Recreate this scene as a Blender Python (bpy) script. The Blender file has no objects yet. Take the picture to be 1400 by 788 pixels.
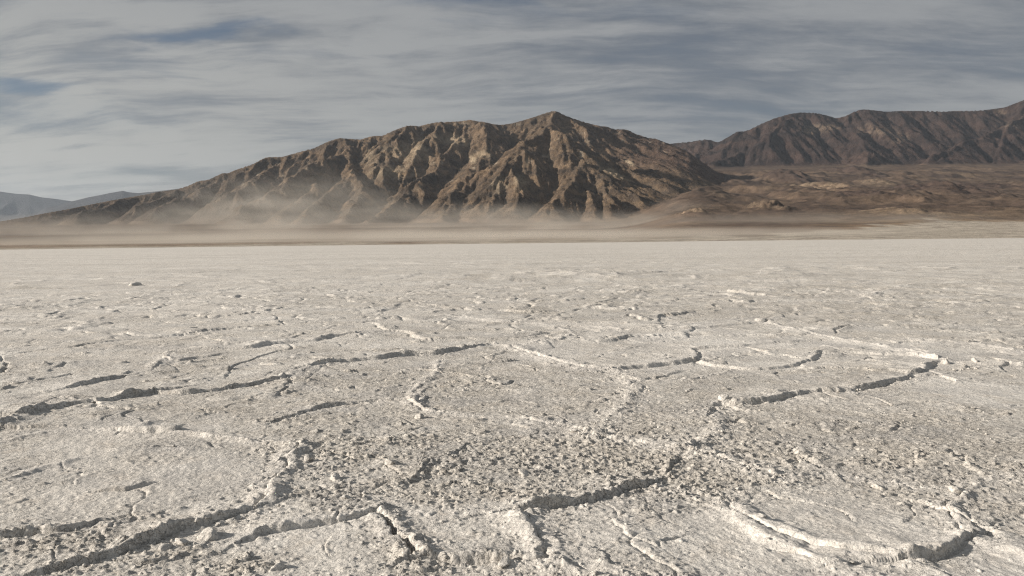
import bpy, math, random
import numpy as np
from mathutils import Vector, Matrix

# ------------------------------------------------------------------ camera, sky, sun, exposure
scene = bpy.context.scene
F = 1089.0            # focal length in pixels of the 1400 px wide photograph
EYE = 1.7
PITCH = math.radians(3.31)
ROLL = math.radians(-0.57)

cam_data = bpy.data.cameras.new("camera")
cam_data.sensor_width = 36.0
cam_data.lens = 36.0 * F / 1400.0
cam_data.clip_start = 0.1
cam_data.clip_end = 120000.0
camera = bpy.data.objects.new("camera", cam_data)
scene.collection.objects.link(camera)
CAM_ROT = Matrix.Rotation(math.pi / 2 - PITCH, 4, 'X') @ Matrix.Rotation(ROLL, 4, 'Z')
camera.matrix_world = Matrix.Translation((0, 0, EYE)) @ CAM_ROT
scene.camera = camera

SUN_ELEV = math.radians(20.0)
SUN_VEC = Vector((-math.cos(SUN_ELEV) * 0.992, -math.cos(SUN_ELEV) * 0.12, math.sin(SUN_ELEV))).normalized()
sun_data = bpy.data.lights.new("sun", 'SUN')
sun_data.energy = 5.0
sun_data.angle = math.radians(1.6)
sun_data.color = (1.0, 0.905, 0.80)
sun = bpy.data.objects.new("sun", sun_data)
sun.rotation_euler = (-SUN_VEC).to_track_quat('-Z', 'Y').to_euler()
scene.collection.objects.link(sun)

scene.view_settings.view_transform = 'Standard'
scene.view_settings.look = 'None'
scene.view_settings.exposure = 0.50
scene.view_settings.gamma = 1.0
scene.view_settings.use_curve_mapping = False
scene.cycles.volume_max_steps = 256
scene.cycles.volume_bounces = 0
scene.cycles.max_bounces = 4
scene.cycles.diffuse_bounces = 2
scene.cycles.transparent_max_bounces = 12

scene.cycles.use_denoising = True
scene.cycles.denoising_prefilter = 'NONE'
scene.cycles.filter_width = 1.2
HAZE_DENSITY = 1.7e-5


# ------------------------------------------------------------------ node helpers
class NT:
    def __init__(self, tree):
        self.t = tree
        self.n = tree.nodes
        self.l = tree.links

    def link(self, a, b):
        if isinstance(a, (int, float)):
            b.default_value = a
        elif isinstance(a, tuple):
            if len(a) == 3 and len(b.default_value) == 4:
                a = a + (1.0,)
            b.default_value = a
        else:
            self.l.new(a, b)

    def math(self, op, a, b=0.0, c=0.0, clamp=False):
        nd = self.n.new('ShaderNodeMath')
        nd.operation = op
        nd.use_clamp = clamp
        self.link(a, nd.inputs[0])
        self.link(b, nd.inputs[1])
        self.link(c, nd.inputs[2])
        return nd.outputs[0]

    def vmath(self, op, a, b=(0, 0, 0)):
        nd = self.n.new('ShaderNodeVectorMath')
        nd.operation = op
        self.link(a, nd.inputs[0])
        self.link(b, nd.inputs[1])
        return nd.outputs['Value'] if op in ('DOT_PRODUCT', 'LENGTH', 'DISTANCE') else nd.outputs[0]

    def noise(self, vec, scale, detail=4.0, rough=0.55, distort=0.0, out='Fac'):
        nd = self.n.new('ShaderNodeTexNoise')
        self.link(vec, nd.inputs['Vector'])
        nd.inputs['Scale'].default_value = scale
        nd.inputs['Detail'].default_value = detail
        nd.inputs['Roughness'].default_value = rough
        nd.inputs['Distortion'].default_value = distort
        return nd.outputs[out]

    def ramp(self, fac, stops):
        nd = self.n.new('ShaderNodeMapRange')
        nd.interpolation_type = 'SMOOTHSTEP'
        self.link(fac, nd.inputs[0])
        nd.inputs[1].default_value = stops[0]
        nd.inputs[2].default_value = stops[1]
        nd.inputs[3].default_value = stops[2] if len(stops) > 2 else 0.0
        nd.inputs[4].default_value = stops[3] if len(stops) > 2 else 1.0
        return nd.outputs[0]

    def mix(self, fac, a, b, mode='MIX'):
        nd = self.n.new('ShaderNodeMix')
        nd.data_type = 'RGBA'
        nd.blend_type = mode
        self.link(fac, nd.inputs[0])
        self.link(a, nd.inputs[6])
        self.link(b, nd.inputs[7])
        return nd.outputs[2]

    def mapping(self, vec, scale=(1, 1, 1), rot=(0, 0, 0), loc=(0, 0, 0)):
        nd = self.n.new('ShaderNodeMapping')
        self.link(vec, nd.inputs[0])
        nd.inputs['Location'].default_value = loc
        nd.inputs['Rotation'].default_value = rot
        nd.inputs['Scale'].default_value = scale
        return nd.outputs[0]

    def attr(self, name, out='Color'):
        nd = self.n.new('ShaderNodeAttribute')
        nd.attribute_name = name
        return nd.outputs[out]

    def position(self):
        return self.n.new('ShaderNodeNewGeometry').outputs['Position']

    def bump(self, height, strength, distance, normal=None):
        nd = self.n.new('ShaderNodeBump')
        nd.inputs['Strength'].default_value = strength
        nd.inputs['Distance'].default_value = distance
        self.link(height, nd.inputs['Height'])
        if normal is not None:
            self.link(normal, nd.inputs['Normal'])
        return nd.outputs[0]


def pixel_dir(px, py):
    v = CAM_ROT.to_3x3() @ Vector(((px - 700) / F, (394 - py) / F, -1.0))
    return v.normalized()


# ------------------------------------------------------------------ world: Nishita sky under thin high cloud
world = bpy.data.worlds.new("World")
scene.world = world
world.use_nodes = True
wt = world.node_tree
wt.nodes.clear()
w = NT(wt)
sky = wt.nodes.new('ShaderNodeTexSky')
sky.sky_type = 'NISHITA'
sky.sun_disc = False
sky.sun_elevation = SUN_ELEV
sky.sun_rotation = math.atan2(SUN_VEC.x, SUN_VEC.y)
sky.altitude = 0
sky.air_density = 1.0
sky.dust_density = 1.2
tc = wt.nodes.new('ShaderNodeTexCoord')
dirv = tc.outputs['Generated']
sep = wt.nodes.new('ShaderNodeSeparateXYZ')
wt.links.new(dirv, sep.inputs[0])
dz = w.math('MAXIMUM', sep.outputs[2], 0.0)
den = w.math('ADD', dz, 0.20)
cmb = wt.nodes.new('ShaderNodeCombineXYZ')
w.link(w.math('DIVIDE', sep.outputs[0], den), cmb.inputs[0])
w.link(w.math('DIVIDE', sep.outputs[1], den), cmb.inputs[1])
plane = cmb.outputs[0]


def cloud_plane_point(px, py):
    d = pixel_dir(px, py)
    return (d.x / (max(d.z, 0) + 0.20), d.y / (max(d.z, 0) + 0.20))


warp = w.noise(plane, 0.9, 3, 0.5, out='Color')
warp = w.vmath('SUBTRACT', warp, (0.5, 0.5, 0.5))
wsc = wt.nodes.new('ShaderNodeVectorMath')
wsc.operation = 'SCALE'
w.link(warp, wsc.inputs[0])
wsc.inputs['Scale'].default_value = 0.45
pw = w.vmath('ADD', plane, wsc.outputs[0])
streak = w.noise(w.mapping(pw, (0.75, 1.5, 1), (0, 0, math.radians(-24))), 1.9, 10, 0.62)
streak2 = w.noise(w.mapping(pw, (0.6, 2.6, 1), (0, 0, math.radians(20)), (3.1, 1.7, 0)), 3.2, 10, 0.66)
broad = w.noise(w.mapping(plane, (0.7, 0.9, 1), (0, 0, 0.3), (5.2, 2.2, 0)), 1.3, 4, 0.5)
cover = w.math('ADD', w.math('MULTIPLY', streak, 0.6), w.math('ADD', w.math('MULTIPLY', streak2, 0.28), w.math('MULTIPLY', broad, 0.35)))
# holes in the cloud deck where the blue shows through: (px, py, half-length, half-height, depth)
HOLES = [(245, 53, 62, 13, .34), (335, 41, 55, 12, .30), (600, 15, 110, 16, .30), (30, 118, 55, 8, .36), (55, 145, 90, 20, .13),
         (880, 8, 80, 12, .14), (700, 2, 80, 8, .14), (80, 170, 120, 16, .07), (450, 85, 90, 10, .08), (150, 236, 110, 9, .10),
         (950, 150, 130, 12, .06), (60, 15, 120, 10, .08)]
wig = w.noise(w.mapping(plane, (1.0, 2.0, 1)), 2.6, 5, 0.62, out='Color')
wig = w.vmath('SUBTRACT', wig, (0.5, 0.5, 0.5))
pm = w.vmath('ADD', plane, w.vmath('MULTIPLY', wig, (0.30, 0.45, 0)))
for (hx, hy, ha, hb, dep) in HOLES:
    c = cloud_plane_point(hx, hy)
    e = cloud_plane_point(hx + ha, hy)
    g = cloud_plane_point(hx, max(hy - hb, -200) )
    rx = math.hypot(e[0] - c[0], e[1] - c[1])
    ry = math.hypot(g[0] - c[0], g[1] - c[1])
    ang = math.atan2(e[1] - c[1], e[0] - c[0])
    rel = w.vmath('SUBTRACT', pm, (c[0], c[1], 0))
    rot = w.mapping(rel, (1, 1, 1), (0, 0, -ang))
    sc_ = w.vmath('MULTIPLY', rot, (1.25 / rx, 1.15 / ry, 0))
    ln = w.vmath('LENGTH', sc_)
    m = w.ramp(ln, (0.0, 2.5, dep * 0.82, 0.0))
    cover = w.math('SUBTRACT', cover, m)
thick = w.ramp(cover, (0.16, 0.66))
bright = w.ramp(w.math('ADD', w.math('MULTIPLY', streak2, .40), w.math('ADD', w.math('MULTIPLY', streak, 0.42), w.math('MULTIPLY', broad, 0.30))), (0.45, 0.66))
# brighter wisps: (px0, py0, px1, py1, half-height, gain)
WISPS = [(70, 118, 250, 205, 13, .45), (150, 100, 420, 84, 16, .28), (0, 185, 190, 222, 16, .35), (620, 128, 830, 118, 9, .30), (480, 90, 560, 62, 10, .25),
         (40, 245, 210, 250, 10, .35), (250, 215, 350, 222, 8, .30), (560, 60, 900, 40, 12, .15), (0, 70, 180, 78, 14, .14), (100, 10, 260, 22, 14, .15), (1000, 90, 1300, 70, 16, .12)]
for (ax_, ay_, bx_, by_, hb_, gn_) in WISPS:
    p0 = cloud_plane_point(ax_, ay_); p1 = cloud_plane_point(bx_, by_)
    c = ((p0[0] + p1[0]) / 2, (p0[1] + p1[1]) / 2)
    g = cloud_plane_point((ax_ + bx_) / 2, (ay_ + by_) / 2 - hb_)
    ang = math.atan2(p1[1] - p0[1], p1[0] - p0[0])
    rx = math.hypot(p1[0] - p0[0], p1[1] - p0[1]) / 2
    ry = abs(-(g[0] - c[0]) * math.sin(ang) + (g[1] - c[1]) * math.cos(ang))
    rot = w.mapping(w.vmath('SUBTRACT', pm, (c[0], c[1], 0)), (1, 1, 1), (0, 0, -ang))
    ln = w.vmath('LENGTH', w.vmath('MULTIPLY', rot, (1 / rx, 1 / ry, 0)))
    bright = w.math('ADD', bright, w.math('MULTIPLY', w.ramp(ln, (0.0, 2.0, gn_ * 1.8, 0.0)), w.ramp(streak2, (0.35, 0.62, 0.35, 1.1))))
# cloud is brighter towards the sun and towards the hazy horizon
sd = w.vmath('DOT_PRODUCT', dirv, tuple(SUN_VEC))
toward = w.ramp(sd, (-0.35, 0.75))
low = w.ramp(dz, (0.0, 0.34, 1.0, 0.0))
base_c = w.mix(bright, (0.092, 0.105, 0.125), (0.218, 0.224, 0.230))
base_c = w.mix(w.math('MULTIPLY', w.math('MULTIPLY', toward, w.ramp(dz, (0.05, 0.34, 1.0, 0.12))), w.ramp(bright, (-0.2, 1.0, 0.35, 1.0))), base_c, (0.385, 0.372, 0.335))
base_c = w.mix(w.math('MULTIPLY', low, 0.22), base_c, (0.27, 0.272, 0.262))
skyc = wt.nodes.new('ShaderNodeMix')
skyc.data_type = 'RGBA'
skyc.blend_type = 'MULTIPLY'
skyc.inputs[0].default_value = 1.0
wt.links.new(sky.outputs[0], skyc.inputs[6])
skyc.inputs[7].default_value = (0.026, 0.030, 0.036, 1)
final = w.mix(w.math('ADD', w.math('MULTIPLY', thick, 0.86), 0.10), skyc.outputs[2], base_c)
bg = wt.nodes.new('ShaderNodeBackground')
bg.inputs['Strength'].default_value = 1.0
wo = wt.nodes.new('ShaderNodeOutputWorld')
w.link(final, bg.inputs[0])
wt.links.new(bg.outputs[0], wo.inputs[0])
world.cycles.sampling_method = 'MANUAL'
world.cycles.sample_map_resolution = 512


# ------------------------------------------------------------------ numpy noise
def hsh(ix, iy, seed):
    with np.errstate(over='ignore'):
        h = (ix.astype(np.uint32) * np.uint32(374761393) + iy.astype(np.uint32) * np.uint32(668265263) + np.uint32((seed * 974634777) & 0xffffffff))
        h = (h ^ (h >> np.uint32(13))) * np.uint32(1274126177)
        h = h ^ (h >> np.uint32(16))
        h = h * np.uint32(2246822519)
        h = h ^ (h >> np.uint32(15))
    return (h & np.uint32(0xffffff)).astype(np.float32) / np.float32(16777216.0)


def perlin(x, y, seed=0):
    xf = np.floor(x); yf = np.floor(y)
    ix = xf.astype(np.int64); iy = yf.astype(np.int64)
    fx = (x - xf).astype(np.float32); fy = (y - yf).astype(np.float32)
    u = fx * fx * fx * (fx * (fx * 6 - 15) + 10)
    v = fy * fy * fy * (fy * (fy * 6 - 15) + 10)

    def g(dx, dy):
        a = hsh(ix + dx, iy + dy, seed) * np.float32(2 * np.pi)
        return np.cos(a) * (fx - dx) + np.sin(a) * (fy - dy)
    n0 = g(0, 0) * (1 - u) + g(1, 0) * u
    n1 = g(0, 1) * (1 - u) + g(1, 1) * u
    return (n0 * (1 - v) + n1 * v) * np.float32(1.5)


def fbm(x, y, octv=4, seed=0, gain=0.5):
    s = 0; a = 1.0; f = 1.0; t = 0
    for o in range(octv):
        s = s + a * perlin(x * f + 17.3 * o, y * f - 9.1 * o, seed + o)
        t += a; a *= gain; f *= 2.03
    return s / t


def worley(x, y, seed=0, second=False):
    """nearest feature distance, its random value (and the second distance)"""
    ix = np.floor(x).astype(np.int64); iy = np.floor(y).astype(np.int64)
    f1 = np.full(x.shape, 9.0, np.float32); f2 = f1.copy(); rid = np.zeros(x.shape, np.float32)
    cx = f1.copy(); cy = f1.copy()
    for dx in (-1, 0, 1):
        for dy in (-1, 0, 1):
            jx = ix + dx; jy = iy + dy
            ox = hsh(jx, jy, seed) * 0.9 + 0.05; oy = hsh(jx, jy, seed + 7) * 0.9 + 0.05
            ddx = (jx - x + ox).astype(np.float32); ddy = (jy - y + oy).astype(np.float32)
            d = np.sqrt(ddx ** 2 + ddy ** 2)
            closer = d < f1
            f2 = np.where(closer, f1, np.minimum(f2, d))
            if second or True:
                r = hsh(jx, jy, seed + 13)
                rid = np.where(closer, r, rid)
                cx = np.where(closer, ddx, cx); cy = np.where(closer, ddy, cy)
            f1 = np.where(closer, d, f1)
    return f1, f2, rid, cx, cy


def sstep(a, b, x):
    t = np.clip((x - a) / (b - a), 0, 1)
    return t * t * (3 - 2 * t)


def grid_mesh_data(nr, nc, keep=None):
    """quads of an nr x nc vertex grid; keep is an optional (nr-1, nc-1) mask"""
    i = np.arange(nr * nc, dtype=np.int32).reshape(nr, nc)
    q = np.stack([i[:-1, :-1], i[:-1, 1:], i[1:, 1:], i[1:, :-1]], -1)
    if keep is not None:
        q = q[keep]
    return q.reshape(-1, 4)


def make_mesh(name, verts, quads, smooth=True, attrs=None):
    used, inv = np.unique(quads.ravel(), return_inverse=True)
    v = verts[used].astype(np.float32)
    q = inv.astype(np.int32)
    me = bpy.data.meshes.new(name)
    me.vertices.add(len(v))
    me.vertices.foreach_set('co', v.ravel())
    me.loops.add(len(q))
    me.loops.foreach_set('vertex_index', q)
    nq = len(q) // 4
    me.polygons.add(nq)
    me.polygons.foreach_set('loop_start', np.arange(nq, dtype=np.int32) * 4)
    me.update(calc_edges=True)
    me.polygons.foreach_set('use_smooth', np.full(nq, smooth, bool))
    for k, arr in (attrs or {}).items():
        a = arr[used]
        if a.ndim == 2:
            at = me.attributes.new(k, 'FLOAT_COLOR', 'POINT')
            c4 = np.ones((len(a), 4), np.float32); c4[:, :3] = a
            at.data.foreach_set('color', c4.ravel())
        else:
            at = me.attributes.new(k, 'FLOAT', 'POINT')
            at.data.foreach_set('value', a.astype(np.float32))
    me.update()
    return me


def link_obj(name, me, mat, parent=None, kind=None, label=None, category=None, group=None):
    o = bpy.data.objects.new(name, me)
    scene.collection.objects.link(o)
    if mat is not None and len(me.materials) == 0:
        me.materials.append(mat)
    if parent is not None:
        o.parent = parent
    if kind: o['kind'] = kind
    if label: o['label'] = label
    if category: o['category'] = category
    if group: o['group'] = group
    return o


# camera basis for turning the photograph's coordinates into places
R3 = np.array(CAM_ROT.to_3x3())


def dirs(px, py):
    px = np.asarray(px, float); py = np.asarray(py, float)
    v = np.stack([(px - 700) / F, (394 - py) / F, -np.ones_like(px)], -1)
    return v @ R3.T


def at_depth(px, py, Y):
    d = dirs(px, py)
    t = np.asarray(Y, float) / d[..., 1]
    p = d * t[..., None]
    p[..., 2] += EYE
    return p


def on_ground(px, py):
    d = dirs(px, py)
    t = -EYE / d[..., 2]
    return d[..., 0] * t, d[..., 1] * t


def px_of_az(x, y):
    """photo column (approximately, at the horizon) of an azimuth"""
    return 700 + F * x / np.maximum(y, 1.0)


# ================================================================== MOUNTAINS AND FAN
def edge_dist(xc):
    # where the salt ends, along each photo column
    return np.interp(xc, [-400, 0, 400, 700, 1000, 1250, 1400, 1900], [330, 390, 560, 640, 760, 820, 800, 800])


def base_height(x, y):
    xc = px_of_az(x, y)
    d = y
    e = edge_dist(xc)
    left = np.interp(d, [0, 700, 1500, 2600, 3400, 5000, 8000, 12000], [0, 0, 10, 42, 82, 150, 220, 230])
    right = np.interp(d, [0, 820, 1400, 2200, 3200, 4300, 5400, 6500, 8500, 12000], [0, 0, 16, 60, 140, 262, 400, 585, 700, 700])
    k = sstep(820, 965, xc)
    z = left * (1 - k) + right * k
    # gentle margin: shore rises right beyond the salt
    z = z + 0.006 * np.clip(d - e, 0, 300)
    return z


MAIN_SKY = [(-420, 306), (-260, 304), (-120, 304), (0, 303), (36, 297), (60, 292), (89, 287), (143, 276), (171, 271), (200, 266), (214, 263), (243, 259), (258, 254),
            (271, 248), (285, 246), (304, 237), (312, 237), (321, 233), (345, 225), (362, 216), (368, 215), (386, 215), (392, 213), (410, 208), (429, 203), (448, 194),
            (464, 189), (476, 190), (493, 191), (506, 187), (514, 186), (523, 186), (540, 178), (557, 172), (566, 172), (573, 173), (588, 169), (601, 167), (612, 167),
            (630, 166), (643, 164), (652, 166), (663, 167), (674, 170), (685, 171), (700, 169), (718, 164), (734, 159), (748, 154), (757, 152), (763, 153), (770, 157),
            (783, 162), (795, 166), (809, 170), (823, 173), (828, 173), (840, 177), (854, 177), (861, 179), (868, 183), (887, 189), (897, 190), (907, 194), (924, 200), (945, 210), (945, 212), (960, 224), (972, 240)]
BACK_SKY = [(850, 215), (880, 206), (905, 198), (924, 196), (935, 195), (946, 194), (955, 192), (968, 191), (975, 193), (982, 195), (995, 188), (1008, 180), (1016, 180), (1024, 178), (1040, 170), (1059, 162),
            (1080, 156), (1095, 154), (1117, 155), (1130, 158), (1144, 162), (1156, 159), (1168, 153), (1177, 150), (1185, 150), (1194, 151), (1212, 153), (1230, 152), (1260, 152), (1291, 153), (1303, 152),
            (1316, 152), (1330, 152), (1345, 151), (1360, 149), (1374, 147), (1387, 142), (1400, 137), (1420, 131), (1460, 128), (1520, 136), (1600, 130), (1750, 140), (1900, 150), (2100, 160)]


def sky_depth_main(px):
    return np.interp(px, [-420, 0, 250, 480, 757, 924, 1000], [3900, 4100, 4600, 4900, 5150, 5500, 5700])


def sky_depth_back(px):
    return np.interp(px, [850, 924, 985, 1100, 1400, 2100], [8200, 8200, 7700, 8000, 8300, 8500])


# spurs traced from the photograph: (points in the picture, first depth, last depth)
MAIN_SPURS = [
    ([(644, 164), (635, 182), (618, 200), (605, 212), (603, 230), (575, 243), (562, 249), (551, 271), (523, 292), (496, 308)], 5000, 3450),
    ([(558, 172), (540, 190), (526, 207), (522, 228), (516, 244)], 4900, 4250),
    ([(601, 167), (590, 185), (577, 200), (570, 215)], 4950, 4450),
    ([(662, 166), (668, 193), (659, 215), (640, 238), (631, 244), (618, 266), (609, 298)], 4950, 3480),
    ([(668, 205), (656, 240), (652, 256), (648, 296)], 4500, 3500),
    ([(745, 175), (715, 200), (696, 225), (684, 245), (672, 265)], 4350, 3650),
    ([(742, 178), (734, 206), (722, 230), (713, 245), (696, 271), (684, 288)], 4300, 3500),
    ([(757, 152), (750, 164), (746, 175), (752, 190), (756, 205), (752, 224), (722, 256), (704, 284)], 5150, 3480),
    ([(746, 175), (771, 181), (782, 194), (793, 216), (812, 226), (829, 241), (855, 261), (883, 281)], 4400, 3550),
    ([(793, 216), (786, 237), (771, 261), (750, 282)], 4000, 3450),
    ([(803, 225), (803, 243), (808, 270), (812, 292)], 3980, 3420),
    ([(815, 230), (826, 252), (834, 287)], 3950, 3450),
    ([(774, 158), (790, 170), (806, 181), (821, 198), (846, 213)], 5100, 4700),
    ([(838, 177), (851, 200), (872, 211), (900, 231)], 5250, 4750),
    ([(894, 192), (916, 207), (938, 223)], 5400, 5050),
    ([(469, 190), (475, 212), (477, 224), (466, 248), (435, 275), (406, 300)], 4850, 3500),
    ([(477, 224), (492, 250), (486, 277), (472, 300)], 4500, 3500),
    ([(496, 192), (470, 205), (437, 219), (406, 241), (374, 260), (330, 283)], 4900, 3700),
    ([(369, 216), (372, 228), (352, 240), (320, 262)], 4750, 4100),
    ([(304, 238), (286, 254), (250, 270), (215, 284)], 4650, 4000),
    ([(243, 260), (220, 270), (185, 283)], 4550, 4050),
    ([(171, 271), (140, 284), (100, 295)], 4400, 3900),
    ([(432, 250), (415, 270), (380, 292)], 4150, 3600),
]
BACK_SPURS = [
    ([(1008, 180), (1037, 191), (1029, 203), (1000, 216), (975, 222)], 7700, 6900),
    ([(1099, 154), (1057, 177), (1046, 197), (1056, 212), (1066, 227)], 8000, 6850),
    ([(1117, 156), (1125, 180), (1108, 200), (1100, 216)], 8000, 7100),
    ([(1177, 151), (1163, 174), (1129, 191), (1104, 206), (1080, 222)], 8100, 6900),
    ([(1163, 174), (1182, 196), (1184, 210), (1184, 230)], 7700, 6500),
    ([(1230, 152), (1222, 180), (1216, 200)], 8150, 7400),
    ([(1269, 153), (1263, 183), (1257, 197), (1240, 212)], 8200, 7300),
    ([(1320, 152), (1312, 180), (1300, 195)], 8200, 7500),
    ([(1420, 131), (1400, 160), (1380, 171), (1343, 186), (1300, 203), (1271, 217)], 8300, 6800),
    ([(1380, 171), (1369, 200), (1360, 220)], 7700, 6900),
    ([(1520, 136), (1480, 170), (1440, 195), (1400, 222)], 8400, 6900),
    ([(1650, 130), (1600, 170), (1560, 205)], 8400, 7000),
    ([(968, 191), (960, 200), (950, 212)], 8100, 7600),
]


def densify(P, step):
    out = [P[0]]
    for a, b in zip(P[:-1], P[1:]):
        n = max(1, int(np.hypot(*(b - a)[:2]) / step))
        for k in range(1, n + 1):
            out.append(a + (b - a) * k / n)
    return np.array(out)


def build_skeleton(sky, depthf, spurs, seed, width_fac, sub_len):
    rnd = random.Random(seed)
    segs = []
    lines = []
    pts = np.array(sky, float)
    crest = at_depth(pts[:, 0], pts[:, 1], depthf(pts[:, 0]))
    lines.append((crest, 1.0))
    for (P, y0, y1) in spurs:
        P = np.array(P, float)
        L = np.r_[0, np.cumsum(np.hypot(np.diff(P[:, 0]), np.diff(P[:, 1])))]
        Y = y0 + (y1 - y0) * (L / L[-1]) ** 0.9
        lines.append((at_depth(P[:, 0], P[:, 1], Y), 0.8))
    for (P, wf) in lines:
        D = densify(P, 120.0)
        for a, b in zip(D[:-1], D[1:]):
            segs.append((a, b, wf))
    # secondary ribs running off both sides of every ridge
    for li, (P, wf) in enumerate(lines):
        D = densify(P, 55.0)
        side = 1
        k = rnd.randint(2, 4)
        while k < len(D) - 1:
            a = D[k]
            t = D[min(k + 1, len(D) - 1)] - D[k - 1]
            t = t[:2] / (np.hypot(*t[:2]) + 1e-6)
            hb = a[2] - base_height(a[0], a[1])
            if hb > 50:
                ang = math.radians(rnd.uniform(48, 80)) * side
                dx, dy = (math.cos(ang) * t[0] - math.sin(ang) * t[1], math.sin(ang) * t[0] + math.cos(ang) * t[1])
                ln = hb * rnd.uniform(*sub_len)
                drop = hb * rnd.uniform(0.62, 0.85)
                pts3 = [a]
                n = 4
                for q in range(1, n + 1):
                    f = q / n
                    w_ = rnd.uniform(-0.25, 0.25)
                    px = a[0] + (dx + w_ * -dy) * ln * f; py = a[1] + (dy + w_ * dx) * ln * f
                    pts3.append(np.array([px, py, a[2] - drop * f ** 0.85 - hb * 0.04]))
                for u_, v_ in zip(pts3[:-1], pts3[1:]):
                    segs.append((u_, v_, 0.6))
            side = -side
            k += rnd.randint(2, 4)
    return segs


def eval_skeleton(X, Y, segs, x0, y0, cell, slope):
    """roof-shaped ridges: height above the base falls away with distance on both sides"""
    H = np.zeros_like(X)
    ny, nx = X.shape
    for (a, b, wf) in segs:
        za = max(a[2] - float(base_height(np.array(a[0]), np.array(a[1]))), 1.0)
        zb = max(b[2] - float(base_height(np.array(b[0]), np.array(b[1]))), 1.0)
        sl = slope / wf ** 0.8
        Lm = max(za, zb) / sl
        i0 = max(0, int((min(a[0], b[0]) - Lm - x0) / cell)); i1 = min(nx, int((max(a[0], b[0]) + Lm - x0) / cell) + 2)
        j0 = max(0, int((min(a[1], b[1]) - Lm - y0) / cell)); j1 = min(ny, int((max(a[1], b[1]) + Lm - y0) / cell) + 2)
        if i1 <= i0 or j1 <= j0:
            continue
        gx = X[j0:j1, i0:i1]; gy = Y[j0:j1, i0:i1]
        ex, ey = b[0] - a[0], b[1] - a[1]
        l2 = ex * ex + ey * ey + 1e-6
        t = np.clip(((gx - a[0]) * ex + (gy - a[1]) * ey) / l2, 0, 1)
        d = np.hypot(gx - a[0] - t * ex, gy - a[1] - t * ey)
        zr = za + (zb - za) * t
        u = np.clip(d * sl / zr, 0, 1)
        h = zr * (1 - u) ** 1.18
        np.maximum(H[j0:j1, i0:i1], h, out=H[j0:j1, i0:i1])
    return H


def blur(a, n=1):
    for _ in range(n):
        a = (np.roll(a, 1, 0) + 2 * a + np.roll(a, -1, 0)) / 4
        a = (np.roll(a, 1, 1) + 2 * a + np.roll(a, -1, 1)) / 4
    return a


def sample(G, x0, y0, cell, X, Y):
    fx = np.clip((X - x0) / cell, 0, G.shape[1] - 1.001); fy = np.clip((Y - y0) / cell, 0, G.shape[0] - 1.001)
    ix = fx.astype(int); iy = fy.astype(int); fx = fx - ix; fy = fy - iy
    return (G[iy, ix] * (1 - fx) * (1 - fy) + G[iy, ix + 1] * fx * (1 - fy) + G[iy + 1, ix] * (1 - fx) * fy + G[iy + 1, ix + 1] * fx * fy)


def erosion_octave(px, py, dx, dy, seed):
    """stripes that follow the given direction field, with derivatives"""
    ix = np.floor(px).astype(np.int64); iy = np.floor(py).astype(np.int64)
    fx = (px - ix).astype(np.float32); fy = (py - iy).astype(np.float32)
    va = np.zeros(px.shape, np.float32); vb = va.copy(); vc = va.copy(); wt_ = va.copy()
    for i in range(-2, 2):
        for j in range(-2, 2):
            hx = hsh(ix - i, iy - j, seed) * 0.5; hy = hsh(ix - i, iy - j, seed + 5) * 0.5
            qx = fx + i - hx; qy = fy + j - hy
            ww = np.exp(-2 * (qx * qx + qy * qy))
            mag = (qx * dx + qy * dy) * np.float32(2 * np.pi)
            c = np.cos(mag); s = -np.sin(mag)
            va += c * ww; vb += s * (qx + dx) * ww; vc += s * (qy + dy) * ww; wt_ += ww
    return va / wt_, vb / wt_, vc / wt_


def erode(X, Y, gx, gy, wave, octv, seed, strength):
    """returns summed erosion height in [-1,1]-ish; gx, gy is the slope of the large form"""
    dx0 = gy * strength; dy0 = -gx * strength
    n = np.hypot(dx0, dy0)
    lim = np.minimum(n, 1.15) / np.maximum(n, 1e-5)
    dx0 = (dx0 * lim).astype(np.float32); dy0 = (dy0 * lim).astype(np.float32)
    h = 0; hx = 0; hy = 0; a = 1.0; f = 1.0; tot = 0
    for o in range(octv):
        ddx = dx0 + hy * 0.5; ddy = dy0 - hx * 0.5
        e, ex, ey = erosion_octave(X / wave * f, Y / wave * f, ddx, ddy, seed + o * 31)
        h = h + a * e; hx = hx + a * ex * f * 0.5 ** o; hy = hy + a * ey * f * 0.5 ** o
        tot += a
        a *= 0.60; f *= 2.0
    return h / tot


print("terrain...")
# log-polar grid of the fan and the mountains
tan_half = 0.76
NC = 900
col_t = np.linspace(-tan_half, tan_half, NC)            # x / y
rows = [300.0]
while rows[-1] < 12500:
    d = rows[-1]
    if d < 1200: r = 0.020
    elif d < 3000: r = 0.0060
    elif d < 5700: r = 0.0021
    elif d < 6400: r = 0.0040
    elif d < 8700: r = 0.0030
    else: r = 0.02
    rows.append(d * (1 + r))
rows = np.array(rows)
NR = len(rows)
TY, TT = np.meshgrid(rows, col_t, indexing='ij')
TX = TT * TY

CELL = 16.0
GX0, GY0 = -5200.0, 2300.0
gxv = np.arange(GX0, 9500, CELL); gyv = np.arange(GY0, 11200, CELL)
GX, GY = np.meshgrid(gxv, gyv)
segM = build_skeleton(MAIN_SKY, sky_depth_main, MAIN_SPURS, 5, 1.0, (0.55, 1.0))
segB = build_skeleton(BACK_SKY, sky_depth_back, BACK_SPURS, 9, 1.0, (0.6, 1.1))
HM = eval_skeleton(GX, GY, segM, GX0, GY0, CELL, 0.52)
HB = eval_skeleton(GX, GY, segB, GX0, GY0, CELL, 0.48)


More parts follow.
